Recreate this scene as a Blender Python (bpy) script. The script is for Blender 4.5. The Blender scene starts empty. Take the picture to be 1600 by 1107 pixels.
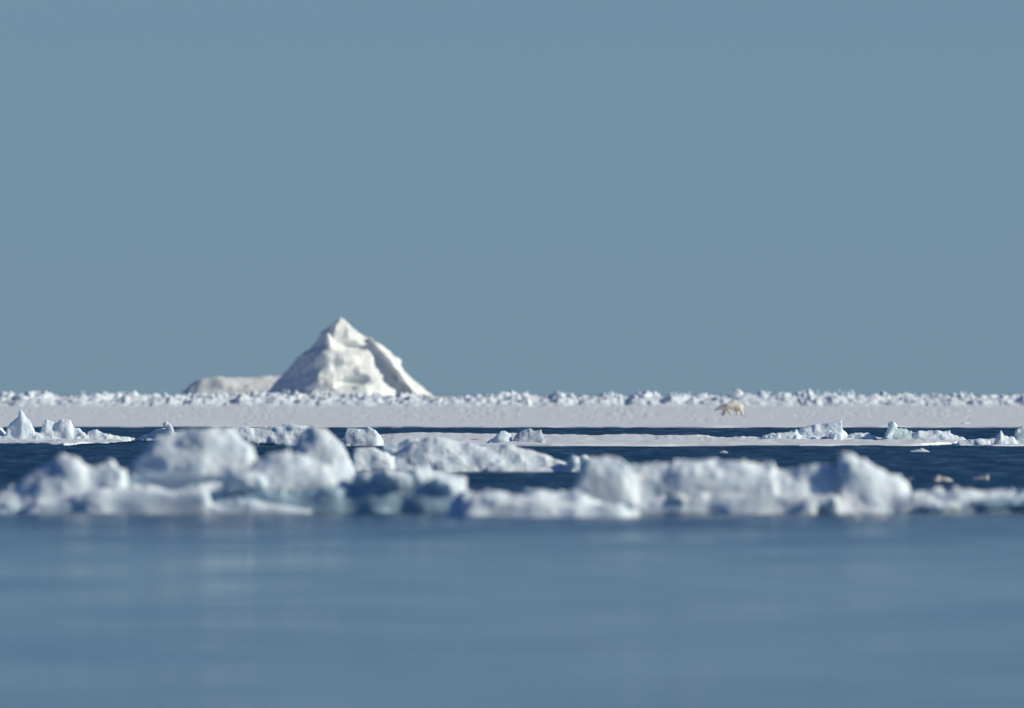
import bpy, bmesh, math, random
import numpy as np
from mathutils import Vector, Matrix

# ------------------------------------------------------------------ camera, sky, sun, exposure
S = bpy.context.scene
F_PX, H, YH = 20000.0, 2.0, 617.0        # focal length in photo pixels, eye height (m), row of the sea horizon
cd = bpy.data.cameras.new('camera')
cam = bpy.data.objects.new('camera', cd)
S.collection.objects.link(cam)
S.camera = cam
cd.sensor_width = 36.0
cd.lens = 36.0 * F_PX / 1600.0
cd.clip_start, cd.clip_end = 1.0, 60000.0
cam.location = (0, 0, H)
cam.rotation_euler = (math.pi / 2 + math.atan((YH - 553.5) / F_PX), 0, 0)
cd.dof.use_dof = True
cd.dof.focus_distance = 570.0
cd.dof.aperture_fstop = 2.05

SUN_AZ, SUN_EL = math.radians(99), math.radians(28)      # azimuth clockwise from +Y (view direction)
W = bpy.data.worlds.new('World')
S.world = W
W.use_nodes = True
wn = W.node_tree
bg = wn.nodes['Background']
sky = wn.nodes.new('ShaderNodeTexSky')
sky.sky_type = 'NISHITA'
sky.sun_disc = False
sky.sun_elevation = SUN_EL
sky.sun_rotation = SUN_AZ
sky.altitude = 1500
sky.air_density, sky.dust_density, sky.ozone_density = 1.0, 0.5, 10.0
tint = wn.nodes.new('ShaderNodeMix')          # one even tint over the whole sky: clear cold arctic air
tint.data_type, tint.blend_type = 'RGBA', 'MULTIPLY'
tint.inputs[0].default_value = 1.0
tint.inputs[7].default_value = (0.88, 1.00, 1.14, 1)
wn.links.new(sky.outputs[0], tint.inputs[6])
# thin haze lightening the lowest sky: full at the horizon, gone by about 27 degrees up
tc = wn.nodes.new('ShaderNodeTexCoord')
sx = wn.nodes.new('ShaderNodeSeparateXYZ')
wn.links.new(tc.outputs['Generated'], sx.inputs[0])
up = wn.nodes.new('ShaderNodeMapRange')
for i, v in ((1, 0.0), (2, 0.45), (3, 0.94), (4, 0.0)):
    up.inputs[i].default_value = v
wn.links.new(sx.outputs['Z'], up.inputs[0])
pw = wn.nodes.new('ShaderNodeMath')
pw.operation = 'POWER'
pw.inputs[1].default_value = 2.4
wn.links.new(up.outputs[0], pw.inputs[0])
hz = wn.nodes.new('ShaderNodeMix')
hz.data_type = 'RGBA'
hz.inputs[7].default_value = (0.184 / 0.06, 0.290 / 0.06, 0.384 / 0.06, 1)
wn.links.new(pw.outputs[0], hz.inputs[0])
wn.links.new(tint.outputs[2], hz.inputs[6])
wn.links.new(hz.outputs[2], bg.inputs[0])
bg.inputs[1].default_value = 0.06

sl = bpy.data.lights.new('sun', 'SUN')
sl.energy = 3.85
sl.angle = math.radians(0.5)
sl.color = (1.0, 0.945, 0.79)
sun = bpy.data.objects.new('sun', sl)
S.collection.objects.link(sun)
sd = Vector((math.sin(SUN_AZ) * math.cos(SUN_EL), math.cos(SUN_AZ) * math.cos(SUN_EL), math.sin(SUN_EL)))
sun.rotation_euler = sd.to_track_quat('Z', 'Y').to_euler()
sun.location = sd * 50
S.view_settings.view_transform = 'Standard'
S.view_settings.look = 'None'
S.view_settings.exposure = 0.0
S.view_settings.gamma = 1.0
S.view_settings.use_curve_mapping = False
try:
    S.cycles.max_bounces = 6
    S.cycles.diffuse_bounces = 4
except Exception:
    pass

# ------------------------------------------------------------------ helpers
rng = np.random.default_rng(7)
random.seed(7)


def dist(y):
    """metres to the water surface seen at photo row y"""
    return F_PX * H / (y - YH)


def ground(px, y, z=0.0):
    D = F_PX * (H - z) / (y - YH)
    return ((px - 800.0) / F_PX * D, D, z)


def tag(o, label=None, cat=None, group=None, kind=None):
    for k, v in (('label', label), ('category', cat), ('group', group), ('kind', kind)):
        if v:
            o[k] = v
    return o


def empty(name, loc):
    o = bpy.data.objects.new(name, None)
    o.empty_display_size = 0.2
    S.collection.objects.link(o)
    o.location = loc
    return o


def link(name, me, mat=None, parent=None, loc=None):
    if mat is not None and not me.materials:
        me.materials.append(mat)
    o = bpy.data.objects.new(name, me)
    S.collection.objects.link(o)
    if parent is not None:
        o.parent = parent
    if loc is not None:
        o.location = loc
    return o


_T = rng.random((32, 32, 32)).astype(np.float32)


def vnoise(x, y, z):
    """smooth value noise, -1..1"""
    xi, yi, zi = np.floor(x), np.floor(y), np.floor(z)
    u, v, w = x - xi, y - yi, z - zi
    u, v, w = u * u * (3 - 2 * u), v * v * (3 - 2 * v), w * w * (3 - 2 * w)
    a, b, c = xi.astype(np.int64) & 31, yi.astype(np.int64) & 31, zi.astype(np.int64) & 31
    a1, b1, c1 = (a + 1) & 31, (b + 1) & 31, (c + 1) & 31
    x00 = _T[a, b, c] * (1 - u) + _T[a1, b, c] * u
    x10 = _T[a, b1, c] * (1 - u) + _T[a1, b1, c] * u
    x01 = _T[a, b, c1] * (1 - u) + _T[a1, b, c1] * u
    x11 = _T[a, b1, c1] * (1 - u) + _T[a1, b1, c1] * u
    return 2 * ((x00 * (1 - v) + x10 * v) * (1 - w) + (x01 * (1 - v) + x11 * v) * w) - 1


# ------------------------------------------------------------------ implicit ice bodies, units = photo pixels at the body's own distance
# x to the right, d away from the camera, z up from the water
def M(part, pts, yc, hf, hb, p=1.6):            # mound: crest profile pts (photo px), crest depth yc, front / back reach
    return ('M', part, np.array(pts, float), yc, hf, hb, p)


def E(part, x, y, d, rx, ry, rd, rot=0.0):      # rounded lump
    return ('E', part, x, y, d, rx, ry, rd, rot)


def B(part, x, y, d, hx, hy, hd, rot=0.0, yaw=0.0, tilt=0.0, r=3.0):   # rounded block or slab
    return ('B', part, x, y, d, hx, hy, hd, rot, yaw, tilt, r)


def P(part, apex, planes):                      # angular body: planes through points
    return ('P', part, apex, planes)


def ev(pr, X, Y, Z, yb):
    t = pr[0]
    if t == 'M':
        _, _, pts, yc, hf, hb, p = pr
        zt = np.interp(X, pts[:, 0], yb - pts[:, 1])
        e = 1.5
        sl_ = np.abs(np.interp(X + e, pts[:, 0], yb - pts[:, 1]) - np.interp(X - e, pts[:, 0], yb - pts[:, 1])) / (2 * e)
        dy = Y - yc
        r_ = np.where(dy < 0, -dy / hf, dy / hb)
        top = zt - (np.maximum(zt, 0) + 6) * np.power(np.clip(r_, 0, 3), p)
        return (Z - top) / np.sqrt(1.6 + np.minimum(sl_, 3) ** 2)
    if t == 'E':
        _, _, x, y, d, rx, ry, rd, rot = pr
        dx, dz, dy = X - x, Z - (yb - y), Y - d
        c, s = math.cos(rot), math.sin(rot)
        dx, dz = c * dx + s * dz, -s * dx + c * dz
        k0 = np.sqrt((dx / rx) ** 2 + (dy / rd) ** 2 + (dz / ry) ** 2) + 1e-6
        k1 = np.sqrt((dx / rx ** 2) ** 2 + (dy / rd ** 2) ** 2 + (dz / ry ** 2) ** 2) + 1e-6
        return k0 * (k0 - 1) / k1
    if t == 'B':
        _, _, x, y, d, hx, hy, hd, rot, yaw, tilt, r = pr
        dx, dz, dy = X - x, Z - (yb - y), Y - d
        c, s = math.cos(yaw), math.sin(yaw)
        dx, dy = c * dx + s * dy, -s * dx + c * dy
        c, s = math.cos(tilt), math.sin(tilt)
        dy, dz = c * dy + s * dz, -s * dy + c * dz
        c, s = math.cos(rot), math.sin(rot)
        dx, dz = c * dx + s * dz, -s * dx + c * dz
        qx, qy, qz = np.abs(dx) - hx + r, np.abs(dy) - hd + r, np.abs(dz) - hy + r
        out = np.sqrt(np.maximum(qx, 0) ** 2 + np.maximum(qy, 0) ** 2 + np.maximum(qz, 0) ** 2)
        return out + np.minimum(np.maximum(np.maximum(qx, qy), qz), 0) - r
    if t == 'P':
        _, _, ap, planes = pr
        f = None
        for n, off in planes:
            n = np.array(n, float)
            n /= np.linalg.norm(n)
            g = (X - ap[0]) * n[0] + (Y - ap[1]) * n[1] + (Z - (yb - ap[2])) * n[2] - off
            f = g if f is None else np.maximum(f, g)
        return f


def smin(a, b, k):
    h = np.clip(0.5 + 0.5 * (b - a) / k, 0, 1)
    return b * (1 - h) + a * h - k * h * (1 - h)


def field(prims, cuts, X, Y, Z, yb, k, kc, want=False):
    f, groups = None, {}
    for pr in prims:
        g = ev(pr, X, Y, Z, yb)
        f = g if f is None else smin(f, g, k)
        if want:
            groups[pr[1]] = g if pr[1] not in groups else np.minimum(groups[pr[1]], g)
    for c in cuts:
        f = -smin(-f, ev(c, X, Y, Z, yb), kc)
    return (f, groups) if want else f


def surface_nets(F):
    ins = F < 0
    n = np.array(F.shape) - 1
    cs = np.zeros(n, np.int8)
    sl3 = lambda o, s: tuple(slice(o[i], o[i] + s[i]) for i in range(3))
    for o in np.ndindex(2, 2, 2):
        cs += ins[sl3(o, n)]
    act = (cs > 0) & (cs < 8)
    idx = np.full(n, -1, np.int64)
    ids = np.argwhere(act)
    idx[act] = np.arange(len(ids))
    acc = np.zeros((len(ids), 3))
    cnt = np.zeros(len(ids))
    for ax in range(3):
        for a in (0, 1):
            for b in (0, 1):
                o0 = [0, 0, 0]
                oth = [i for i in range(3) if i != ax]
                o0[oth[0]], o0[oth[1]] = a, b
                o1 = list(o0)
                o1[ax] = 1
                p0, p1 = ids + o0, ids + o1
                f0 = F[p0[:, 0], p0[:, 1], p0[:, 2]]
                f1 = F[p1[:, 0], p1[:, 1], p1[:, 2]]
                m = (f0 < 0) != (f1 < 0)
                t = f0[m] / (f0[m] - f1[m])
                q = np.repeat(np.array(o0, float)[None], m.sum(), 0)
                q[:, ax] = t
                acc[m] += q
                cnt[m] += 1
    V = ids + acc / cnt[:, None]
    quads = []
    for ax in range(3):
        oth = [i for i in range(3) if i != ax]
        lo = [slice(None)] * 3
        hi = [slice(None)] * 3
        lo[ax], hi[ax] = slice(0, -1), slice(1, None)
        ch = ins[tuple(lo)] != ins[tuple(hi)]
        e = np.argwhere(ch)
        ok = np.ones(len(e), bool)
        for o in oth:
            ok &= (e[:, o] > 0) & (e[:, o] < n[o])
        e = e[ok]
        flip = ins[e[:, 0], e[:, 1], e[:, 2]]
        c = []
        for da, db in ((-1, -1), (0, -1), (0, 0), (-1, 0)):
            g = e.copy()
            g[:, oth[0]] += da
            g[:, oth[1]] += db
            c.append(idx[g[:, 0], g[:, 1], g[:, 2]])
        q = np.stack(c, 1)
        if ax == 1:
            flip = ~flip
        q[~flip] = q[~flip][:, ::-1]
        quads.append(q)
    return V, np.concatenate(quads)


def make_mesh(name, V, Fq, N=None):
    me = bpy.data.meshes.new(name)
    k = Fq.shape[1]
    me.vertices.add(len(V))
    me.vertices.foreach_set('co', np.ascontiguousarray(V, np.float32).ravel())
    me.loops.add(Fq.size)
    me.loops.foreach_set('vertex_index', np.ascontiguousarray(Fq, np.int32).ravel())
    me.polygons.add(len(Fq))
    me.polygons.foreach_set('loop_start', np.arange(0, Fq.size, k, dtype=np.int32))
    me.update(calc_edges=True)
    me.polygons.foreach_set('use_smooth', np.ones(len(Fq), bool))
    if N is not None:
        me.normals_split_custom_set_from_vertices(N)
    return me


def islands(Q, n):
    lab = np.arange(n)
    while True:
        m = lab[Q].min(1)
        new = lab.copy()
        for j in range(Q.shape[1]):
            np.minimum.at(new, Q[:, j], m)
        new = new[new]
        if (new == lab).all():
            return lab
        lab = new


def tidy(Q, g, n):
    """keep the one solid body and give each part one connected patch of it"""
    L = islands(Q, n)[Q[:, 0]]
    u_, c_ = np.unique(L, return_counts=True)
    keep = L == u_[c_.argmax()]
    Q, g = Q[keep], g[keep].copy()
    for _ in range(6):
        moved = False
        for k in np.unique(g):
            sel = np.where(g == k)[0]
            L = islands(Q[sel], n)[Q[sel][:, 0]]
            u_, c_ = np.unique(L, return_counts=True)
            if len(u_) < 2:
                continue
            big = u_[c_.argmax()]
            stray = sel[L != big]
            vg = np.full(n, -1)
            rest = np.setdiff1d(np.arange(len(Q)), sel)
            for j in range(4):
                vg[Q[rest][:, j]] = g[rest]
            lab = L[L != big]
            for u1 in np.unique(lab):
                f = stray[lab == u1]
                nb = vg[Q[f]].ravel()
                nb = nb[nb >= 0]
                if len(nb):
                    g[f] = np.bincount(nb).argmax()
                    moved = True
        if not moved:
            break
    return Q, g


def ice_body(root, yb, D, prims, mats, cuts=(), step=2.0, k=7.0, kc=5.0, warp=(30, 6), rough=((26, 4.0), (11, 1.8), (5, 0.7)),
             bounds=None, seed=0.0, ridged=0.35):
    """grow the body, split it into the named parts of `root` (root's origin lies on the water at px 800, distance D)"""
    lo, hi = np.array([1e9] * 3), np.array([-1e9] * 3)
    for pr in prims:
        if pr[0] == 'M':
            a = (pr[2][:, 0].min(), pr[3] - pr[4] * 1.15, -6)
            b = (pr[2][:, 0].max(), pr[3] + pr[5] * 1.15, (yb - pr[2][:, 1]).max() + 10)
        elif pr[0] == 'E':
            m = max(pr[5], pr[6])
            a = (pr[2] - m, pr[4] - pr[7], -6)
            b = (pr[2] + m, pr[4] + pr[7], yb - pr[3] + m)
        elif pr[0] == 'B':
            m = max(pr[5], pr[6], pr[7]) * 1.1
            a = (pr[2] - m, pr[4] - m, -6)
            b = (pr[2] + m, pr[4] + m, yb - pr[3] + m)
        else:
            a, b = bounds
        lo, hi = np.minimum(lo, a), np.maximum(hi, b)
    if bounds is not None:
        lo, hi = np.array(bounds[0], float), np.array(bounds[1], float)
    pad = warp[1] * 0.8 + 4
    lo, hi = lo - pad, hi + pad
    lo[2] = -6
    ax = [np.arange(lo[i], hi[i] + step, step) for i in range(3)]
    X, Y, Z = np.meshgrid(*ax, indexing='ij')
    F = field(prims, cuts, X, Y, Z, yb, k, kc)
    band = np.abs(F) < 26
    x, y, z = X[band], Y[band], Z[band]
    s1, a1 = warp
    o = seed * 3.71
    wx = x + a1 * vnoise(x / s1 + o, y / s1, z / s1) + a1 * 0.35 * vnoise(x / s1 * 3 + o, y / s1 * 3, z / s1 * 3 + 5)
    wy = y + a1 * vnoise(x / s1 + 9.3, y / s1 + o, z / s1)
    wz = z + a1 * 0.45 * vnoise(x / s1 + 3.1, y / s1 + 4.4, z / s1 + o)
    wz = np.where(z < 2, z, wz)
    f, groups = field(prims, cuts, wx, wy, wz, yb, k, kc, want=True)
    for i, (sc, am) in enumerate(rough):
        nn = vnoise(x / sc + o + i * 5.5, y / sc + 1.7 * i, z / (sc * 0.9) + 2.3 * i)
        f = f + am * ((1 - ridged) * nn + ridged * (0.55 - 2 * np.abs(nn)))
    F[band] = f
    F[0], F[-1] = 9, 9
    F[:, 0], F[:, -1] = 9, 9
    F[:, :, 0] = 9
    F[:, :, -1] = 9
    V, Q = surface_nets(F)
    # group id of every grid point -> of every vertex
    names = list(groups)
    if len(names) > 1:
        gid = np.zeros(F.shape, np.int16)
        gid[band] = np.argmin(np.stack([groups[n_] for n_ in names]), 0)
        vi = np.minimum(np.round(V).astype(int), np.array(F.shape) - 1)
        vg = gid[vi[:, 0], vi[:, 1], vi[:, 2]]
        fg_ = vg[Q[:, 0]]
    else:
        fg_ = np.zeros(len(Q), np.int16)
    Q, fg_ = tidy(Q, fg_, len(V))
    u = D / F_PX
    V = (lo + V * step) * u
    V[:, 0] -= 800 * u
    tri_n = np.cross(V[Q[:, 2]] - V[Q[:, 0]], V[Q[:, 3]] - V[Q[:, 1]])
    N = np.zeros_like(V)
    for j in range(4):
        np.add.at(N, Q[:, j], tri_n)
    N /= np.linalg.norm(N, axis=1)[:, None] + 1e-12
    out = []
    for g, nm in enumerate(names):
        q = Q[fg_ == g]
        if len(q) < 4:
            continue
        used, inv = np.unique(q, return_inverse=True)
        nice = nm.split('#')[0]
        ob = link(nice, make_mesh(nice, V[used], inv.reshape(q.shape), N[used]), mats.get(nm, mats.get(nice, mats['*'])), root)
        ob.location = (-root.location.x, D - root.location.y, 0)
        out.append(ob)
    return out


# ------------------------------------------------------------------ materials
def node_mat(name):
    m = bpy.data.materials.new(name)
    m.use_nodes = True
    nt = m.node_tree
    return m, nt, nt.nodes['Principled BSDF']


def noise_ramp(nt, scale, stops, detail=5, rough=0.55, vec=None, stretch=None):
    geo = nt.nodes.new('ShaderNodeNewGeometry')
    src = geo.outputs['Position']
    if stretch:
        mp = nt.nodes.new('ShaderNodeVectorMath')
        mp.operation = 'MULTIPLY'
        mp.inputs[1].default_value = stretch
        nt.links.new(src, mp.inputs[0])
        src = mp.outputs[0]
    n = nt.nodes.new('ShaderNodeTexNoise')
    n.inputs['Scale'].default_value = scale
    n.inputs['Detail'].default_value = detail
    n.inputs['Roughness'].default_value = rough
    nt.links.new(src, n.inputs['Vector'])
    if stops is None:
        return n.outputs['Fac']
    r = nt.nodes.new('ShaderNodeValToRGB')
    el = r.color_ramp.elements
    el[0].position, el[0].color = stops[0][0], (*stops[0][1], 1)
    el[1].position, el[1].color = stops[-1][0], (*stops[-1][1], 1)
    for p, c in stops[1:-1]:
        e = el.new(p)
        e.color = (*c, 1)
    nt.links.new(n.outputs['Fac'], r.inputs['Fac'])
    return r.outputs['Color']


def snow_mat(name, c1, c2, scale, bump=0.5, bscale=None, bdist=0.05, rough=0.75, sss=0.0, spec=0.25):
    m, nt, b = node_mat(name)
    nt.links.new(noise_ramp(nt, scale, ((0.35, c1), (0.65, c2))), b.inputs['Base Color'])
    b.inputs['Roughness'].default_value = rough
    b.inputs['Specular IOR Level'].default_value = spec
    bp = nt.nodes.new('ShaderNodeBump')
    bp.inputs['Strength'].default_value = bump
    bp.inputs['Distance'].default_value = bdist
    nt.links.new(noise_ramp(nt, bscale or scale * 4, None, 6, 0.6), bp.inputs['Height'])
    nt.links.new(bp.outputs[0], b.inputs['Normal'])
    if sss:
        b.inputs['Subsurface Weight'].default_value = sss
        b.inputs['Subsurface Radius'].default_value = (0.5, 0.8, 1.0)
        b.inputs['Subsurface Scale'].default_value = 0.12
    return m


snow = snow_mat('snow', (0.71, 0.82, 0.89), (0.82, 0.88, 0.92), 3.0, 0.35, 9.0, 0.06, sss=0.7)
snow_far = snow_mat('far_snow', (0.73, 0.82, 0.88), (0.83, 0.88, 0.91), 0.8, 0.3, 2.0, 0.15)
flat_snow = snow_mat('flat_snow', (0.74, 0.79, 0.83), (0.79, 0.82, 0.84), 0.15, 0.15, 0.8, 0.05)
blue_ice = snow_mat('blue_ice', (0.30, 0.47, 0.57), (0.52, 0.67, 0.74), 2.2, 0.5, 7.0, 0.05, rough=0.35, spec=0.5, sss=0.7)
glass_ice = snow_mat('pale_green_ice', (0.52, 0.68, 0.70), (0.70, 0.80, 0.80), 1.5, 0.4, 5.0, 0.05, rough=0.4, spec=0.5)
grey_ice = snow_mat('grey_ice', (0.42, 0.50, 0.57), (0.58, 0.66, 0.72), 1.2, 0.5, 5.0, 0.05, rough=0.5)
silt_ice = snow_mat('silty_ice', (0.58, 0.56, 0.51), (0.73, 0.72, 0.69), 3.0, 0.5, 9.0, 0.04, rough=0.5)
berg_snow = snow_mat('berg_snow', (0.79, 0.81, 0.79), (0.84, 0.86, 0.83), 0.10, 0.3, 0.4, 0.6)

# water
wm, nt, b = node_mat('sea_water')
b.inputs['Base Color'].default_value = (0.001, 0.032, 0.070, 1)
b.inputs['IOR'].default_value = 1.333
geo = nt.nodes.new('ShaderNodeNewGeometry')
# wind: calm slick near the boat, ruffled water further out beyond the ice
sep = nt.nodes.new('ShaderNodeSeparateXYZ')
nt.links.new(geo.outputs['Position'], sep.inputs[0])
wind = nt.nodes.new('ShaderNodeMapRange')
wind.interpolation_type = 'SMOOTHSTEP'
for i, v in enumerate((0, 165.0, 330.0, 0.0, 1.0)):
    if i:
        wind.inputs[i].default_value = v
pat = noise_ramp(nt, 1.0, None, 3, 0.5, stretch=(0.05, 0.02, 1))
addn = nt.nodes.new('ShaderNodeMath')
addn.operation = 'MULTIPLY_ADD'
addn.inputs[1].default_value = 50.0
nt.links.new(pat, addn.inputs[0])
nt.links.new(sep.outputs['Y'], addn.inputs[2])
nt.links.new(addn.outputs[0], wind.inputs[0])
bp = nt.nodes.new('ShaderNodeBump')
bp.inputs['Distance'].default_value = 0.6
rip = noise_ramp(nt, 1.0, None, 4, 0.6, stretch=(0.45, 0.9, 1))
nt.links.new(rip, bp.inputs['Height'])
def remap(a, b_):
    m_ = nt.nodes.new('ShaderNodeMapRange')
    m_.inputs[3].default_value, m_.inputs[4].default_value = a, b_
    nt.links.new(wind.outputs[0], m_.inputs[0])
    return m_.outputs[0]


def streak(v):
    """gusts: the ripples grow and die away in streaks lying across the view"""
    s_ = noise_ramp(nt, 1.0, None, 4, 0.65, stretch=(0.8, 0.10, 1))
    r_ = nt.nodes.new('ShaderNodeMapRange')
    for i_, v_ in ((1, 0.3), (2, 0.7), (3, 0.5), (4, 1.45)):
        r_.inputs[i_].default_value = v_
    nt.links.new(s_, r_.inputs[0])
    m_ = nt.nodes.new('ShaderNodeMath')
    m_.operation = 'MULTIPLY'
    w_ = nt.nodes.new('ShaderNodeMix')               # the slick keeps its even sheen
    w_.inputs[2].default_value = 1.0
    nt.links.new(remap(0.25, 1.0), w_.inputs[0])
    nt.links.new(r_.outputs[0], w_.inputs[3])
    nt.links.new(w_.outputs[0], m_.inputs[0])
    nt.links.new(v, m_.inputs[1])
    return m_.outputs[0]


nt.links.new(streak(remap(0.03, 0.8)), bp.inputs['Strength'])
nt.links.new(streak(remap(0.07, 0.36)), b.inputs['Roughness'])
nt.links.new(bp.outputs[0], b.inputs['Normal'])

# ------------------------------------------------------------------ sea and pack ice
SWELL, CHOP = 0.45, 1.3                              # slope of each wave train, degrees
def spaced(fine, out):
    return np.concatenate([-np.array(out[::-1]), fine, np.array(out)])


L = 40000.0
cx = spaced(np.arange(-36, 36.01, 0.28), [37, 39, 43, 51, 70, 120, 300, 1000, 5000, L])
cy = [-200, 0, 40, 55]
while cy[-1] < 860:
    cy.append(cy[-1] + max(0.22, cy[-1] / 620.0))
cy = np.array(cy + [870, 900, 1000, 1500, 4000, 12000, L])
Xw, Yw = np.meshgrid(cx, cy, indexing='ij')
wr = np.random.default_rng(11)
sw, chop = np.zeros_like(Xw), np.zeros_like(Xw)
for i in range(14):                                  # low slow undulation, crests lying mostly across the view
    lam, th = wr.uniform(1.6, 6.0), wr.normal(0, 0.55)
    k_ = 2 * math.pi / lam
    sw += math.tan(math.radians(SWELL)) / k_ * np.sin(k_ * (Xw * math.sin(th) + Yw * math.cos(th)) + wr.uniform(0, 6.28))
for i in range(18):                                  # wind chop
    lam, th = wr.uniform(1.1, 3.2), wr.normal(0.2, 0.6)
    k_ = 2 * math.pi / lam
    chop += math.tan(math.radians(CHOP)) / k_ * np.sin(k_ * (Xw * math.sin(th) + Yw * math.cos(th)) + wr.uniform(0, 6.28))
fade = np.clip((37 - np.abs(Xw)) / 4, 0, 1) * np.clip((Yw - 45) / 12, 0, 1) * np.clip((868 - Yw) / 30, 0, 1)
gust = 0.75 + 0.6 * vnoise(Xw / 7, Yw / 30, Xw * 0) + 0.4 * vnoise(Xw / 2.2, Yw / 9, Xw * 0 + 3)
windy = np.clip((Yw + 25 * vnoise(Xw / 20, Yw / 50, Xw * 0 + 6) - 175) / 130, 0, 1)
Zw = fade * (sw + chop * windy * np.clip(gust, 0.05, 2))
n0, n1 = Xw.shape
I = (np.arange(n0 - 1)[:, None] * n1 + np.arange(n1 - 1)[None]).ravel()
me = make_mesh('water', np.stack([Xw.ravel(), Yw.ravel(), Zw.ravel()], 1), np.stack([I, I + n1, I + n1 + 1, I + 1], 1))
tag(link('water', me, wm), 'dark blue sea between the ice floes, pale and smooth in front', None, None, 'structure')


def sheet(name, xs, front, back, thick, mat, root=None, ny=24, amp=0.25, nscale=1.0, seed=0.0, px_edge=0.3):
    """flat floating ice between a front and a back waterline (photo rows) over photo columns xs, built at true distance"""
    xs = np.array(xs, float)
    n = len(xs)
    fx, fy = np.array(front, float).T
    kx, ky = np.array(back, float).T
    fr = np.interp(xs, fx, fy)
    bk = np.interp(xs, kx, ky)
    zz = np.zeros_like(xs)
    bk = np.minimum(bk + 0.5 * px_edge * vnoise(xs / 11 + seed, zz + 4, zz), fr - 0.3)
    D0, D1 = F_PX * H / (fr - YH), F_PX * H / (bk - YH)
    Xf = (xs - 800) / F_PX * D0
    D0 = D0 + px_edge * (4.0 * vnoise(Xf / 9 + seed, zz, zz) + 0.9 * vnoise(Xf / 1.7 + seed, zz + 2, zz))
    V, rows = [], []
    span = float((D1 - D0).mean())
    g = np.geomspace(0.25, span, ny) / span
    rim = np.array([0.5, 1.3]) / span
    ts = [0.0, 0.0] + list(rim) + [t for t in g[:-1] if t > rim[-1] * 1.4] + [0.985, 1.0, 1.0]
    xm = (xs - 800) / F_PX
    end = np.clip(np.minimum(xs - xs[0], xs[-1] - xs) / 25.0, 0, 1) ** 0.6
    for i, t in enumerate(ts):
        D = D0 * (1 - t) + D1 * t
        X = xm * D
        z = thick * end * (1 + amp * vnoise(X / nscale + seed, D / (nscale * 6), zz) + 0.5 * amp * vnoise(X / nscale * 3 + seed, D / nscale, zz))
        if i in (0, len(ts) - 1):
            z = z * 0 - 0.3
        elif i in (1, len(ts) - 2):
            z = z * 0.3
        elif i == 2:
            z = z * 0.75
        V.append(np.stack([X, D, z], 1))
    V = np.concatenate(V)
    Q = []
    i0 = np.arange(n - 1)
    for r in range(len(ts) - 1):
        a = r * n + i0
        Q.append(np.stack([a, a + 1, a + 1 + n, a + n], 1))
    me = make_mesh(name, V, np.concatenate(Q))
    o = link(name, me, mat, root)
    if root is not None:
        o.location = -root.location
    return o


def root_at(name, yb):
    D = dist(yb)
    return empty(name, (0, D, 0)), D


def floe(label, yb, name='ice_floe', cat='ice floe', group=None, px=800):
    D = dist(yb)
    o = empty(name, ((px - 800) / F_PX * D, D, 0))
    tag(o, label, cat, group)
    return o, D


# the flat pack: a wide field of snow-covered ice running to the horizon
xs = np.concatenate([np.linspace(-1600, -210, 60)[:-1], np.linspace(-200, 1800, 900), np.linspace(1810, 3200, 60)])
ice = sheet('ice_field', xs, [(-1600, 668.2), (0, 668.5), (1100, 669.2), (1400, 669.2), (3200, 669)],
            [(-1600, 619.5), (3200, 619.5)], 0.16, flat_snow, ny=60, amp=0.3, nscale=6.0, px_edge=0.3)
tag(ice, 'flat snow covered pack ice stretching to the horizon', None, None, 'structure')

# low wind-packed snow lumps dotted over the flat pack
bm = bmesh.new()
rl = random.Random(21)
for i in range(150):
    px, y = rl.uniform(-60, 1660), rl.choice((rl.gauss(648.5, 0.9), rl.gauss(648.5, 0.9), rl.uniform(638, 664)))
    gx, gy, gz = ground(px, y, 0.16)
    w_, h_ = rl.uniform(0.12, 0.55), rl.uniform(0.03, 0.08)
    if abs(px - 1143) < 30:
        continue
    mt = Matrix.Translation((gx, gy, 0.13)) @ Matrix.Rotation(rl.uniform(0, 3), 4, 'Z') @ Matrix.Diagonal((w_, w_ * 0.7, h_, 1))
    r_ = bmesh.ops.create_icosphere(bm, subdivisions=1, radius=1.0, matrix=mt)
    for v in r_['verts']:
        v.co += Vector((rl.uniform(-1, 1) * w_, rl.uniform(-1, 1) * w_, rl.uniform(-1, 1) * h_)) * 0.2
me = bpy.data.meshes.new('snow_lumps')
bm.to_mesh(me)
bm.free()
tag(link('snow_lumps', me, snow_far), 'low scattered snow lumps on the flat pack ice', None, None, 'stuff')

# ------------------------------------------------------------------ iceberg behind the pack
D = 3000.0
berg = empty('iceberg', ((530 - 800) / F_PX * D, D, 0))
tag(berg, 'tall pyramid shaped white iceberg with a low shoulder rising behind the pack ice', 'iceberg')
yb = YH + F_PX * H / D
ap = (531, 110, 494)
eL, e1, e2, eR, eB = [np.array(v, float) for v in ((-1.0, 0, -1), (-0.36, -0.9, -1), (0.80, -0.75, -1), (1.0, 0, -1), (0, 1.0, -1))]
nr = lambda a, b: (lambda c: c if c[2] > 0 else -c)(np.cross(a, b))
nR = nr(e2, eR) / np.linalg.norm(nr(e2, eR))
pl = [(nr(eL, e1), 0), (nr(e1, e2), 0), (nR, float(np.dot((40, 0, -27), nR))), (nr((0.2, -0.9, -0.95), (1.0, 0, -0.80)), 0), (nr(eL, eB), 0), (nr((1.0, 0, -0.80), eB), 0)]
nF = nr(e1, e2) / np.linalg.norm(nr(e1, e2))
nL = np.array((-0.84, -0.25, -0.55))
nL /= np.linalg.norm(nL)
rim = [(nR, float(np.dot((40, 0, -27), nR)) + 1.5), (nF, 13), (nL, float(np.dot((36, -20, -18), nL))), pl[4], pl[5], ((0.8, 0, 1.0), 3.0), ((0, 0, 1), -33)]
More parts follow.
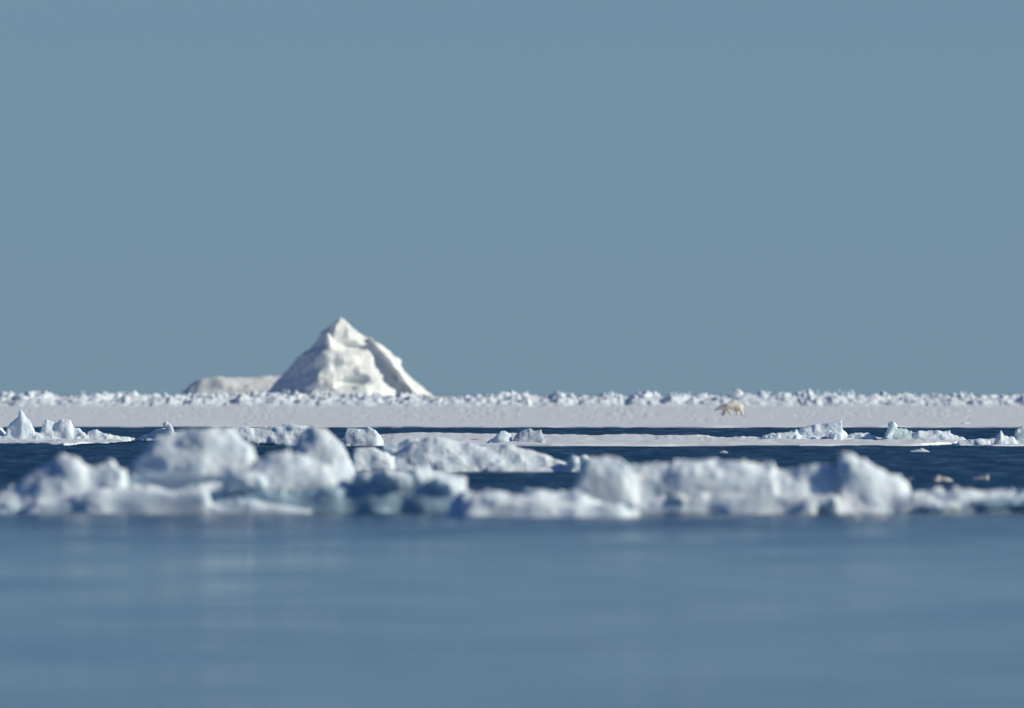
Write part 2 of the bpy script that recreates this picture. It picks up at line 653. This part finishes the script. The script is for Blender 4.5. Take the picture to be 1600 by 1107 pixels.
prims = [P('peak', ap, pl),
         P('peak', ap, rim),
         E('peak', 515, 545, 66, 9, 26, 12, 0.15), E('peak', 510, 562, 56, 14, 14, 14, 0.2),
         E('peak', 526, 563, 54, 34, 18, 16, 0.15), E('peak', 518, 600, 22, 42, 10, 18, 0.1),
         M('shoulder', [(266, 640), (276, 612), (290, 601), (306, 593), (340, 588), (362, 588), (400, 587), (428, 585), (450, 586), (480, 600), (500, 640)], 290, 80, 70, 1.6)]
cuts = [E('c', 554, 542, 58, 36, 10, 34, -0.15), E('c', 560, 594, 22, 44, 9, 24, 0.15), E('c', 535, 508, 88, 7, 7, 14, -0.5)]
shoulder = [pr for pr in prims if pr[1] == 'shoulder']
prims = [pr for pr in prims if pr[1] != 'shoulder']
ice_body(berg, yb, D, prims, {'*': berg_snow}, cuts, step=1.7, k=7, kc=7, warp=(40, 4), rough=((40, 4), (16, 2.8), (7, 0.9), (3.6, 0.4)),
         bounds=((400, -10, -6), (690, 230, 150)), seed=2.0, ridged=0.4)
ice_body(berg, yb, D, shoulder, {'*': berg_snow}, (), step=1.7, k=6, warp=(40, 6), rough=((50, 4.0), (20, 1.5), (8, 0.5)), seed=3.0, ridged=0.2)

# ------------------------------------------------------------------ pressure ridge along the horizon
block_meshes = []
for i in range(14):
    bm = bmesh.new()
    bmesh.ops.create_icosphere(bm, subdivisions=2, radius=1.0)
    # chop the ball with random planes: angular broken ice
    r_ = random.Random(i)
    for _ in range(9):
        n = Vector((r_.gauss(0, 1), r_.gauss(0, 1), r_.gauss(0, 0.8))).normalized()
        d = r_.uniform(0.45, 0.8)
        for v in bm.verts:
            t = v.co.dot(n) - d
            if t > 0:
                v.co -= n * t
    for v in bm.verts:
        v.co += Vector((r_.uniform(-1, 1), r_.uniform(-1, 1), r_.uniform(-1, 1))) * 0.05
    me = bpy.data.meshes.new('ice_block')
    bm.to_mesh(me)
    bm.free()
    block_meshes.append(me)
block_sets = {}


def block_mesh(i, mat):
    key = (i, mat.name)
    if key not in block_sets:
        me = block_meshes[i].copy()
        me.materials.append(mat)
        block_sets[key] = me
    return block_sets[key]


def ridge_top(px):
    z = np.zeros(1)
    p = np.array([float(px)])
    return float(np.interp(px, [-100, 0, 45, 70, 85, 110, 200, 330, 430, 520, 680, 780, 800, 850, 880, 900, 1000, 1100, 1165, 1230, 1310, 1400, 1500, 1560, 1700],
                           [611, 611, 609, 614, 618, 611, 613, 615, 608, 613, 616, 616, 611, 615, 612, 616, 612, 613, 609, 614, 609, 615, 613, 615, 611])
                 + 1.8 * vnoise(p / 14, z, z)[0] + 1.2 * vnoise(p / 5, z + 3, z)[0])


segs = [(-140, 285, 'tumbled white ice rubble along the horizon left of the iceberg'),
        (285, 690, 'bluish broken ice rubble in front of the foot of the iceberg'),
        (690, 905, 'white ice rubble along the horizon just right of the iceberg'),
        (905, 1250, 'long heap of broken white ice on the horizon behind the polar bear'),
        (1250, 1760, 'jagged white ice rubble along the horizon right of the polar bear')]
for si, (xa, xb, lab) in enumerate(segs):
    D0 = 1980.0
    root = empty('pressure_ridge', (((xa + xb) / 2 - 800) / F_PX * D0, D0, 0))
    tag(root, lab, 'ice ridge', 'pressure ridges along the horizon')
    # the heaped snow itself: three staggered crests in depth
    step = 1.3
    xs = np.arange(xa - 6, xb + 6, step)
    ys = np.linspace(-14, 120, 60)
    Xg, Yg = np.meshgrid(xs, ys, indexing='ij')
    tops = np.array([ridge_top(x) for x in xs])
    Dg = D0 + Yg
    Xm = (Xg - 800) / F_PX * D0
    z0 = np.zeros_like(Xg)
    hmax = H + (YH - (tops + 0.3)) / F_PX * (D0 + 60)
    env = np.exp(-((Yg - 55) / 32) ** 2)[:, :] * 0.95 + 0.62 * np.exp(-((Yg - 8) / 14) ** 2)
    env = np.minimum(env, 1.0)
    nn = 0.76 + 0.36 * vnoise(Xm / 1.9, Dg / 4, z0) + 0.25 * vnoise(Xm / 0.8, Dg / 1.8, z0 + 4) - 0.25 * np.abs(vnoise(Xm / 3.0, Dg / 8, z0 + 8))
    edge = np.clip(np.minimum(Xg - xs[0], xs[-1] - Xg) / 8, 0, 1)
    Zg = hmax[:, None] * env * np.clip(nn, 0.05, 1.12) * (0.25 + 0.75 * edge)
    Zg = np.where((Yg <= ys[0]) | (Yg >= ys[-1]), -0.2, Zg)
    V = np.stack([Xm.ravel() - root.location.x, Yg.ravel(), Zg.ravel()], 1)
    n0, n1 = Xg.shape
    I = (np.arange(n0 - 1)[:, None] * n1 + np.arange(n1 - 1)[None]).ravel()
    me = make_mesh('rubble', V, np.stack([I, I + n1, I + n1 + 1, I + 1], 1))
    tag(link('rubble', me, snow_far, root), None, None, None, 'stuff')
    nb = int((xb - xa) / 7.5)
    for _ in range(nb):
        px = random.uniform(xa + 4, xb - 4)
        back = random.random()
        dy = random.uniform(-10, 20) if back < 0.4 else random.uniform(25, 62)
        sz = (0.22 + 0.60 * random.random() ** 3) * (1.25 if back > 0.4 else 0.85)
        u = (D0 + dy) / F_PX
        if back < 0.4:
            zc = random.uniform(0.15, 1.0)
        else:
            zc = H + (YH - ridge_top(px)) * u - sz * random.uniform(0.9, 1.8)
        mat = snow_far
        if si == 1 and random.random() < 0.4 or random.random() < 0.08:
            mat = glass_ice
        o = bpy.data.objects.new('ice_block', block_mesh(random.randrange(14), mat))
        S.collection.objects.link(o)
        o.parent = root
        o.location = ((px - 800) * u - root.location.x, dy, zc)
        o.scale = (sz * random.uniform(0.8, 1.5), sz * random.uniform(0.7, 1.2), sz * random.uniform(0.7, 1.15))
        o.rotation_euler = (random.uniform(-.6, .6), random.uniform(-.6, .6), random.uniform(0, 6.28))

# ------------------------------------------------------------------ long thin floe and the other middle floes
fl, D = floe('long thin flat floe with two lumps, one white, one grey, on its left half', 698, px=1000)
xs = np.arange(588, 1512, 2.0)
sheet('ice_sheet', xs, [(588, 697.4), (700, 697.6), (860, 697.8), (1250, 698), (1440, 697.7), (1485, 696), (1512, 691)],
      [(588, 681), (620, 680), (760, 680.5), (860, 682), (1000, 683), (1090, 682), (1110, 685), (1180, 687), (1300, 688), (1512, 688)],
      0.10, flat_snow, fl, amp=0.5, nscale=1.2, seed=4.0, px_edge=0.25)
ice_body(fl, 696, dist(696), [M('lump', [(755, 697), (765, 688), (775, 682), (780, 675), (788, 673), (797, 680), (801, 697)], 22, 20, 20),
                              M('grey_lump', [(798, 697), (803, 682), (812, 674), (820, 672), (826, 668), (832, 673), (843, 673), (850, 680), (854, 697)], 14, 16, 18)],
         {'*': snow, 'grey_lump': grey_ice}, step=1.2, k=2, warp=(12, 2.5), rough=((9, 1.5), (4, 0.7)), seed=5.1, ridged=0.5)

fl, D = floe('rubble covered floe with upright slabs and greenish ice behind the long thin floe', 690, px=1340)
ice_body(fl, 690, D, [
    M('ice_base', [(1170, 692), (1190, 685), (1240, 680), (1300, 684), (1400, 686), (1470, 684), (1500, 685), (1512, 692)], 40, 34, 40),
    M('hummock', [(1185, 690), (1203, 678), (1215, 676), (1230, 675), (1242, 673), (1252, 680), (1268, 679), (1290, 682), (1300, 690)], 24, 20, 20),
    M('upright_slab', [(1232, 690), (1246, 674), (1262, 667), (1290, 662), (1314, 657), (1319, 658), (1316, 668), (1324, 680), (1330, 690)], 46, 22, 24, 1.5),
    B('ice_block', 1306, 682, 12, 8.5, 7, 9, 0.1, 0.3, 0, 2),
    M('hummock#2', [(1318, 690), (1330, 678), (1350, 677), (1365, 681), (1375, 690)], 40, 16, 20),
    B('upright_slab#2', 1392, 673, 24, 4, 13, 9, -0.5, 0.2, 0, 1.5),
    M('green_hummock', [(1376, 690), (1385, 680), (1400, 672), (1415, 669), (1425, 675), (1432, 690)], 26, 18, 20),
    M('hummock#3', [(1420, 690), (1430, 676), (1440, 673), (1475, 673), (1490, 678), (1502, 684), (1511, 690)], 24, 18, 26),
], {'*': snow, 'green_hummock': glass_ice}, step=1.25, k=2.5, warp=(14, 3), rough=((10, 2.4), (4, 1.0)), seed=8.2, ridged=0.5)

fl, D = floe('small lumpy floe cut by the right edge of the photo beyond open water', 698.5, px=1570)
xs = np.arange(1488, 1700, 2.0)
sheet('ice_sheet', xs, [(1488, 697), (1550, 698.5), (1700, 698)], [(1488, 691), (1530, 688), (1700, 684)], 0.08, flat_snow, fl, amp=0.5, nscale=1.0, seed=9, px_edge=0.25)
ice_body(fl, 698, dist(698), [
    M('hummock', [(1488, 700), (1500, 690), (1512, 688), (1530, 687), (1545, 689), (1558, 700)], 16, 14, 20),
    M('hummock#2', [(1552, 700), (1558, 680), (1564, 672), (1572, 682), (1585, 683), (1594, 700)], 22, 18, 20),
    M('green_hummock', [(1585, 700), (1590, 670), (1600, 665), (1620, 668), (1640, 680), (1660, 700)], 34, 20, 26),
], {'*': snow, 'green_hummock': glass_ice}, step=1.2, k=3, warp=(12, 2.5), rough=((9, 1.8), (4, 0.8)), seed=3.3, ridged=0.5)

fl, D = floe('white floe with a pointed pinnacle beyond open water at the left edge', 696, px=90)
xs = np.arange(-120, 214, 2.0)
sheet('ice_sheet', xs, [(-120, 695), (0, 695), (60, 696), (100, 698), (140, 694), (190, 693), (214, 688)],
      [(-120, 684), (60, 684), (140, 685), (214, 685.5)], 0.10, flat_snow, fl, amp=0.5, nscale=1.0, seed=1, px_edge=0.3)
ice_body(fl, 691, dist(691), [
    M('hummock', [(-60, 692), (-30, 678), (-8, 664), (2, 668), (10, 680), (14, 692)], 34, 30, 30),
    M('pinnacle', [(4, 690), (12, 666), (21, 656), (29, 648), (34, 638), (40, 648), (47, 658), (56, 674), (66, 678), (72, 692)], 14, 14, 18, 1.2),
    M('hummock#2', [(56, 692), (62, 676), (66, 660), (72, 656), (84, 662), (98, 655), (106, 658), (114, 668), (124, 668), (133, 677), (142, 692)], 26, 22, 26),
    M('hummock#3', [(126, 692), (136, 676), (150, 670), (160, 676), (178, 680), (195, 685), (210, 692)], 18, 16, 20),
    M('snow_apron', [(-60, 692), (-20, 680), (30, 681), (60, 682), (130, 683), (205, 690)], 10, 14, 20),
], {'*': snow}, step=1.3, k=3, warp=(12, 3.0), rough=((12, 2.4), (5, 1.3)), seed=1.4, ridged=0.5)

fl, D = floe('low bluish floe with a small pointed tip half hidden behind the big left hummock', 690, px=260)
ice_body(fl, 690, D, [
    M('hummock', [(204, 692), (215, 684), (232, 677), (245, 671), (256, 671), (275, 676), (300, 680), (320, 692)], 30, 24, 30),
    B('pinnacle', 263, 669, 18, 4, 11, 6, 0.55, 0.2, 0, 1.5),
], {'*': snow}, step=1.3, k=3, warp=(14, 3), rough=((12, 2.0), (5, 0.8)), seed=6.4, ridged=0.5)

fl, D = floe('hummocked floe with a square grey flanked block seen behind the white peak', 698, px=470)
ice_body(fl, 698, D, [
    M('ice_base', [(330, 700), (345, 690), (420, 688), (540, 690), (590, 692), (600, 700)], 46, 36, 40),
    M('hummock', [(336, 700), (350, 672), (375, 667), (400, 669), (430, 666), (450, 664), (478, 665), (492, 672), (500, 700)], 40, 26, 30),
    M('ice_block', [(534, 698), (541, 672), (560, 671), (575, 668), (588, 671), (592, 680), (598, 690), (600, 698)], 26, 20, 20, 2.2),
], {'*': snow}, [E('c', 410, 700, 6, 60, 9, 22), E('c', 545, 692, -2, 16, 13, 14)], step=1.3, k=4, warp=(14, 3), rough=((11, 2.0), (5, 0.9)), seed=7.7, ridged=0.5)

fl, D = floe('broad white floe with a long rounded mound and a tilted slab in the middle', 738, px=730)
ice_body(fl, 738, D, [
    M('ice_base', [(535, 740), (548, 731), (600, 728), (700, 726), (800, 724), (870, 724), (905, 727), (918, 740)], 60, 60, 60, 3.0),
    M('mound', [(590, 738), (602, 722), (618, 706), (632, 700), (650, 690), (668, 684), (690, 683), (708, 687), (735, 694), (765, 697), (800, 699), (828, 703), (850, 711), (868, 721), (890, 738)], 60, 52, 50, 1.5),
    M('tilted_slab', [(540, 738), (546, 712), (550, 700), (556, 698), (585, 700), (600, 706), (612, 714), (616, 738)], 34, 30, 24, 2.4),
    M('hummock', [(588, 735), (600, 700), (612, 694), (622, 693), (640, 684), (652, 684), (660, 700), (670, 735)], 84, 30, 30, 1.4),
    E('lump#2', 895, 724, 18, 12, 9, 12, 0.5),
    E('lump#3', 914, 718, 22, 8, 7, 9, 0.3),
], {'*': snow, 'tilted_slab': snow}, [E('c', 690, 705, 12, 30, 8, 14, -0.2), E('c', 600, 741, -2, 60, 8, 22)], step=1.5, k=5, warp=(20, 3.5),
    rough=((24, 3.4), (10, 1.7), (4, 0.6)), seed=4.9, ridged=0.35)

fl, D = floe('bright white wedge shaped ice block standing behind the left foreground hummocks', 768, px=500, name='ice_block', cat='ice block')
ice_body(fl, 768, D, [
    M('wedge', [(425, 770), (440, 735), (455, 712), (462, 690), (470, 675), (482, 667), (492, 664), (508, 668), (520, 676), (532, 690), (540, 705), (547, 722), (552, 740), (565, 770)], 46, 46, 40, 1.15),
    M('drift', [(395, 770), (405, 738), (430, 722), (450, 712), (475, 720), (500, 735), (550, 748), (580, 770)], 22, 24, 24, 1.6),
], {'*': snow}, [E('c', 516, 685, 22, 7, 8, 8)], step=1.5, k=6, warp=(22, 3.5), rough=((16, 2.4), (7, 1.2), (4, 0.5)), seed=2.2, ridged=0.5)

# ------------------------------------------------------------------ foreground floes
fl, D = floe('large foreground floe heaped with rounded snowy hummocks on the left', 803, px=360)
ice_body(fl, 803, D, [
    M('hummock', [(-80, 800), (-30, 782), (0, 768), (22, 756), (48, 735), (72, 718), (98, 711), (122, 714), (138, 728), (165, 728), (192, 736), (206, 760), (215, 800)], 70, 54, 50, 2.3),
    M('hummock#2', [(192, 800), (200, 760), (206, 728), (222, 704), (240, 686), (262, 677), (292, 673), (320, 668), (346, 671), (366, 677), (384, 690), (394, 706), (398, 740), (410, 800)], 100, 70, 60, 2.8),
    M('hummock#3', [(322, 803), (338, 772), (362, 744), (392, 716), (420, 707), (445, 703), (480, 714), (520, 730), (555, 748), (592, 762), (640, 803)], 72, 58, 50, 2.6),
    E('hummock#3', 388, 754, 30, 26, 16, 20, 0.1),
    M('hummock#4', [(535, 803), (550, 768), (575, 746), (602, 738), (628, 744), (645, 742), (657, 732), (668, 729), (682, 738), (700, 752), (716, 764), (735, 803)], 54, 44, 46, 2.4),
    E('hummock#4', 566, 752, 30, 16, 11, 14, 0.2), E('hummock#4', 612, 748, 24, 22, 12, 16, -0.1), E('hummock#4', 652, 742, 34, 10, 12, 12), E('hummock#4', 668, 737, 40, 7, 13, 9, 0.2), E('hummock#4', 698, 762, 22, 16, 12, 14, -0.3),
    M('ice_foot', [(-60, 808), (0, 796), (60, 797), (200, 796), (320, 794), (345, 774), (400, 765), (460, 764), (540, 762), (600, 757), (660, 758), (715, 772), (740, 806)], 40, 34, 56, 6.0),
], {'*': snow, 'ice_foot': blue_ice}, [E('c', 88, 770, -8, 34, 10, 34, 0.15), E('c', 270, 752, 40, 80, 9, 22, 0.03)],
    step=2.1, k=9, kc=8, warp=(40, 9), rough=((60, 7.0), (27, 4.4), (11, 3.2), (5.5, 1.3)), seed=1.1, ridged=0.45)

ice_body(fl, 803, D, [
    M('ice_shelf', [(40, 803), (58, 780), (85, 782), (125, 772), (165, 766), (210, 763), (260, 767), (320, 768), (330, 785), (352, 788), (372, 780), (400, 786), (440, 790), (485, 797), (500, 808)], 14, 30, 60, 5.0),
], {'*': snow}, step=2.1, k=6, warp=(40, 6), rough=((34, 2.6), (13, 1.6), (6, 0.8)), seed=6.6, ridged=0.3)

fl, D = floe('low flat white foreground floe lying between the two heaped floes', 808, px=850)
ice_body(fl, 808, D, [
    M('ice_shelf', [(714, 812), (722, 792), (740, 782), (775, 778), (808, 776), (850, 778), (885, 784), (915, 788), (940, 791), (968, 787), (980, 792), (990, 812)], 24, 30, 40, 2.4),
    M('snow_drift', [(700, 800), (725, 768), (770, 766), (800, 772), (820, 763), (835, 766), (870, 767), (912, 768), (950, 800)], 84, 50, 60, 1.8),
], {'*': snow}, step=2.1, k=8, warp=(34, 7), rough=((30, 5), (13, 2.6), (6, 1.0)), seed=5.7, ridged=0.25)

fl, D = floe('large foreground floe on the right, a long snowy bank ending in a peaked hummock', 803, px=1260)
ice_body(fl, 803, D, [
    M('hummock', [(898, 803), (906, 756), (912, 730), (922, 718), (938, 713), (956, 713), (974, 722), (992, 745), (1010, 803)], 44, 40, 46, 2.6),
    M('snow_bank', [(960, 803), (985, 728), (1045, 725), (1052, 719), (1060, 724), (1100, 721), (1160, 721), (1186, 731), (1204, 728), (1210, 737), (1230, 738), (1250, 730), (1290, 727), (1315, 730), (1350, 803)], 84, 66, 60, 2.8),
    M('peak', [(1296, 803), (1308, 745), (1314, 718), (1326, 710), (1340, 711), (1356, 716), (1372, 724), (1388, 736), (1405, 743), (1417, 754), (1432, 776), (1452, 803)], 60, 50, 46, 2.4),
    M('ice_shelf', [(1405, 803), (1430, 772), (1455, 768), (1470, 764), (1490, 769), (1540, 769), (1600, 769), (1680, 772), (1760, 803)], 46, 44, 50, 2.2),
    E('lump', 1268, 793, 10, 20, 10, 14, 0.2),
    E('lump#2', 1298, 786, 14, 18, 10, 14, 0.3),
    E('lump#3', 1470, 795, 4, 34, 12, 14, 0.0),
    E('lump#4', 1068, 780, 18, 16, 9, 12, 0.0),
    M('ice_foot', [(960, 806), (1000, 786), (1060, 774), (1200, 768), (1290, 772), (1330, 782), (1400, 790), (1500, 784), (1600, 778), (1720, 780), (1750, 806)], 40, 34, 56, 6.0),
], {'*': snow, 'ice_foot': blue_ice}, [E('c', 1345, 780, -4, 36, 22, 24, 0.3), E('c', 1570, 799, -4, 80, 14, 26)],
    step=2.2, k=9, kc=8, warp=(40, 9), rough=((60, 7.0), (27, 4.4), (11, 3.2), (5.5, 1.3)), seed=12.7, ridged=0.4)

# ------------------------------------------------------------------ small drifting pieces
bits = [(1437, 706.5, 22, 5.0, 'thin drifting scrap of white ice with a small hump, alone on dark water', snow),
        (1130, 708.5, 9, 3.6, 'tiny grey scrap of ice alone on dark water below the polar bear', silt_ice),
        (1471, 752.5, 22, 10, 'grey white growler low in the dark water behind the right foreground floe', silt_ice),
        (1531, 750.5, 18, 8, 'slanting brownish scrap of ice right of the grey growler', silt_ice),
        (1425, 750.5, 8, 3, 'faint sliver of wet ice left of the grey growler beside the peaked hummock', silt_ice),
        (1331, 706.0, 7, 2.2, 'barely awash sliver of ice beyond the tip of the peaked hummock', silt_ice),
        (1340, 810.5, 8, 6, 'small glassy ice fragment floating in front of the peaked hummock', silt_ice),
        (1374, 809.5, 16, 3.5, 'flat sliver of clear ice floating right of the small glassy fragment', silt_ice)]
for i, (x, y, w, h, lab, mat) in enumerate(bits):
    D = dist(y)
    o = empty('ice_fragment', ((x - 800) / F_PX * D, D, 0))
    tag(o, lab, 'ice fragment', 'small pieces of ice adrift')
    hx = random.uniform(-0.3, 0.3) * w
    if i == 3:
        hx = 0.75 * w
    ice_body(o, y, D, [M('ice', [(x - w, y + 3), (x - w * 0.6, y - h * 0.35), (x + hx, y - h), (x + w * 0.6, y - h * 0.4), (x + w, y + 3)], 6, 7, 8, 1.8)],
             {'*': mat}, step=1.0 if h < 7 else 1.4, k=2, warp=(8, 1.2), rough=((6, 0.8), (3, 0.4)), seed=i * 1.3, ridged=0.3)

# ------------------------------------------------------------------ polar bear walking left across the pack
fur, nt, b = node_mat('cream_fur')
nt.links.new(noise_ramp(nt, 4.0, ((0.3, (0.70, 0.65, 0.50)), (0.7, (0.84, 0.80, 0.67)))), b.inputs['Base Color'])
b.inputs['Roughness'].default_value = 0.9
dark, nt, b = node_mat('dark_skin')
b.inputs['Base Color'].default_value = (0.03, 0.028, 0.028, 1)
b.inputs['Roughness'].default_value = 0.4
bx, by, bz = ground(1143, 649.5, 0.15)
bear = empty('polar_bear', (bx, by, bz))
tag(bear, 'cream coloured polar bear walking left with its head low across the flat pack ice', 'polar bear')
# joints: x forward (-x is the way it walks), y across, z up; radius
J = {'pelvis': (0.62, 0, 0.88, .33), 'rump': (0.92, 0, 0.80, .25), 'tail': (1.08, 0, 0.68, .08), 'belly': (0.15, 0, 0.80, .36), 'chest': (-0.38, 0, 0.83, .33),
     'neck': (-0.75, 0, 0.79, .26), 'neck2': (-1.0, 0, 0.70, .215), 'head': (-1.2, 0, 0.62, .18), 'muzzle': (-1.40, 0, 0.50, .085), 'nose': (-1.50, 0, 0.46, .06)}
Eg = [('pelvis', 'rump'), ('rump', 'tail'), ('pelvis', 'belly'), ('belly', 'chest'), ('chest', 'neck'), ('neck', 'neck2'), ('neck2', 'head'), ('head', 'muzzle'), ('muzzle', 'nose')]
legs = {  # name: joints from the trunk down to the toe, a stride apart
    'fl': ('chest', [(-0.50, .22, .66, .19), (-0.62, .24, .42, .14), (-0.74, .24, .16, .105), (-0.78, .24, .07, .10), (-0.92, .24, .055, .08)]),
    'fr': ('chest', [(-0.36, -.22, .66, .19), (-0.22, -.24, .42, .14), (-0.08, -.24, .17, .105), (-0.06, -.24, .07, .10), (-0.20, -.24, .055, .08)]),
    'hl': ('pelvis', [(0.58, .22, .66, .23), (0.42, .24, .46, .17), (0.60, .24, .24, .11), (0.52, .24, .07, .10), (0.36, .24, .055, .08)]),
    'hr': ('pelvis', [(0.76, -.22, .66, .23), (0.74, -.24, .46, .17), (1.00, -.24, .24, .11), (0.96, -.24, .07, .10), (0.80, -.24, .055, .08)])}
for nm, (par, js) in legs.items():
    prev = par
    for i, j in enumerate(js):
        J[nm + str(i)] = j
        Eg.append((prev, nm + str(i)))
        prev = nm + str(i)
for s in (1, -1):
    J['ear%d' % s] = (-1.12, 0.11 * s, 0.76, .05)
    Eg.append(('head', 'ear%d' % s))
keys = list(J)
me = bpy.data.meshes.new('body')
me.from_pydata([J[k_][:3] for k_ in keys], [(keys.index(a), keys.index(c)) for a, c in Eg], [])
tmp = bpy.data.objects.new('body', me)
S.collection.objects.link(tmp)
md = tmp.modifiers.new('skin', 'SKIN')
for i, k_ in enumerate(keys):
    r_ = J[k_][3]
    me.skin_vertices[0].data[i].radius = (r_ * 1.08, r_ * 1.08) if k_[0] not in 'fh' or k_ == 'head' else (r_ * 1.25, r_ * 1.25)
me.skin_vertices[0].data[0].use_root = True
tmp.modifiers.new('sub', 'SUBSURF').levels = 2
dg = bpy.context.evaluated_depsgraph_get()
body = bpy.data.meshes.new_from_object(tmp.evaluated_get(dg))
bpy.data.objects.remove(tmp)
body.polygons.foreach_set('use_smooth', np.ones(len(body.polygons), bool))
body.materials.clear()
link('body', body, fur, bear)


def ball(name, loc, r, mat, parent, sc=(1, 1, 1)):
    bm = bmesh.new()
    bmesh.ops.create_icosphere(bm, subdivisions=2, radius=r)
    bmesh.ops.scale(bm, vec=sc, verts=bm.verts)
    m_ = bpy.data.meshes.new(name)
    bm.to_mesh(m_)
    bm.free()
    return link(name, m_, mat, parent, loc)


ball('nose', (-1.545, 0, 0.47), 0.045, dark, bear, (0.8, 1, 0.8))
for s in (1, -1):
    ball('eye', (-1.31, 0.085 * s, 0.62), 0.022, dark, bear)
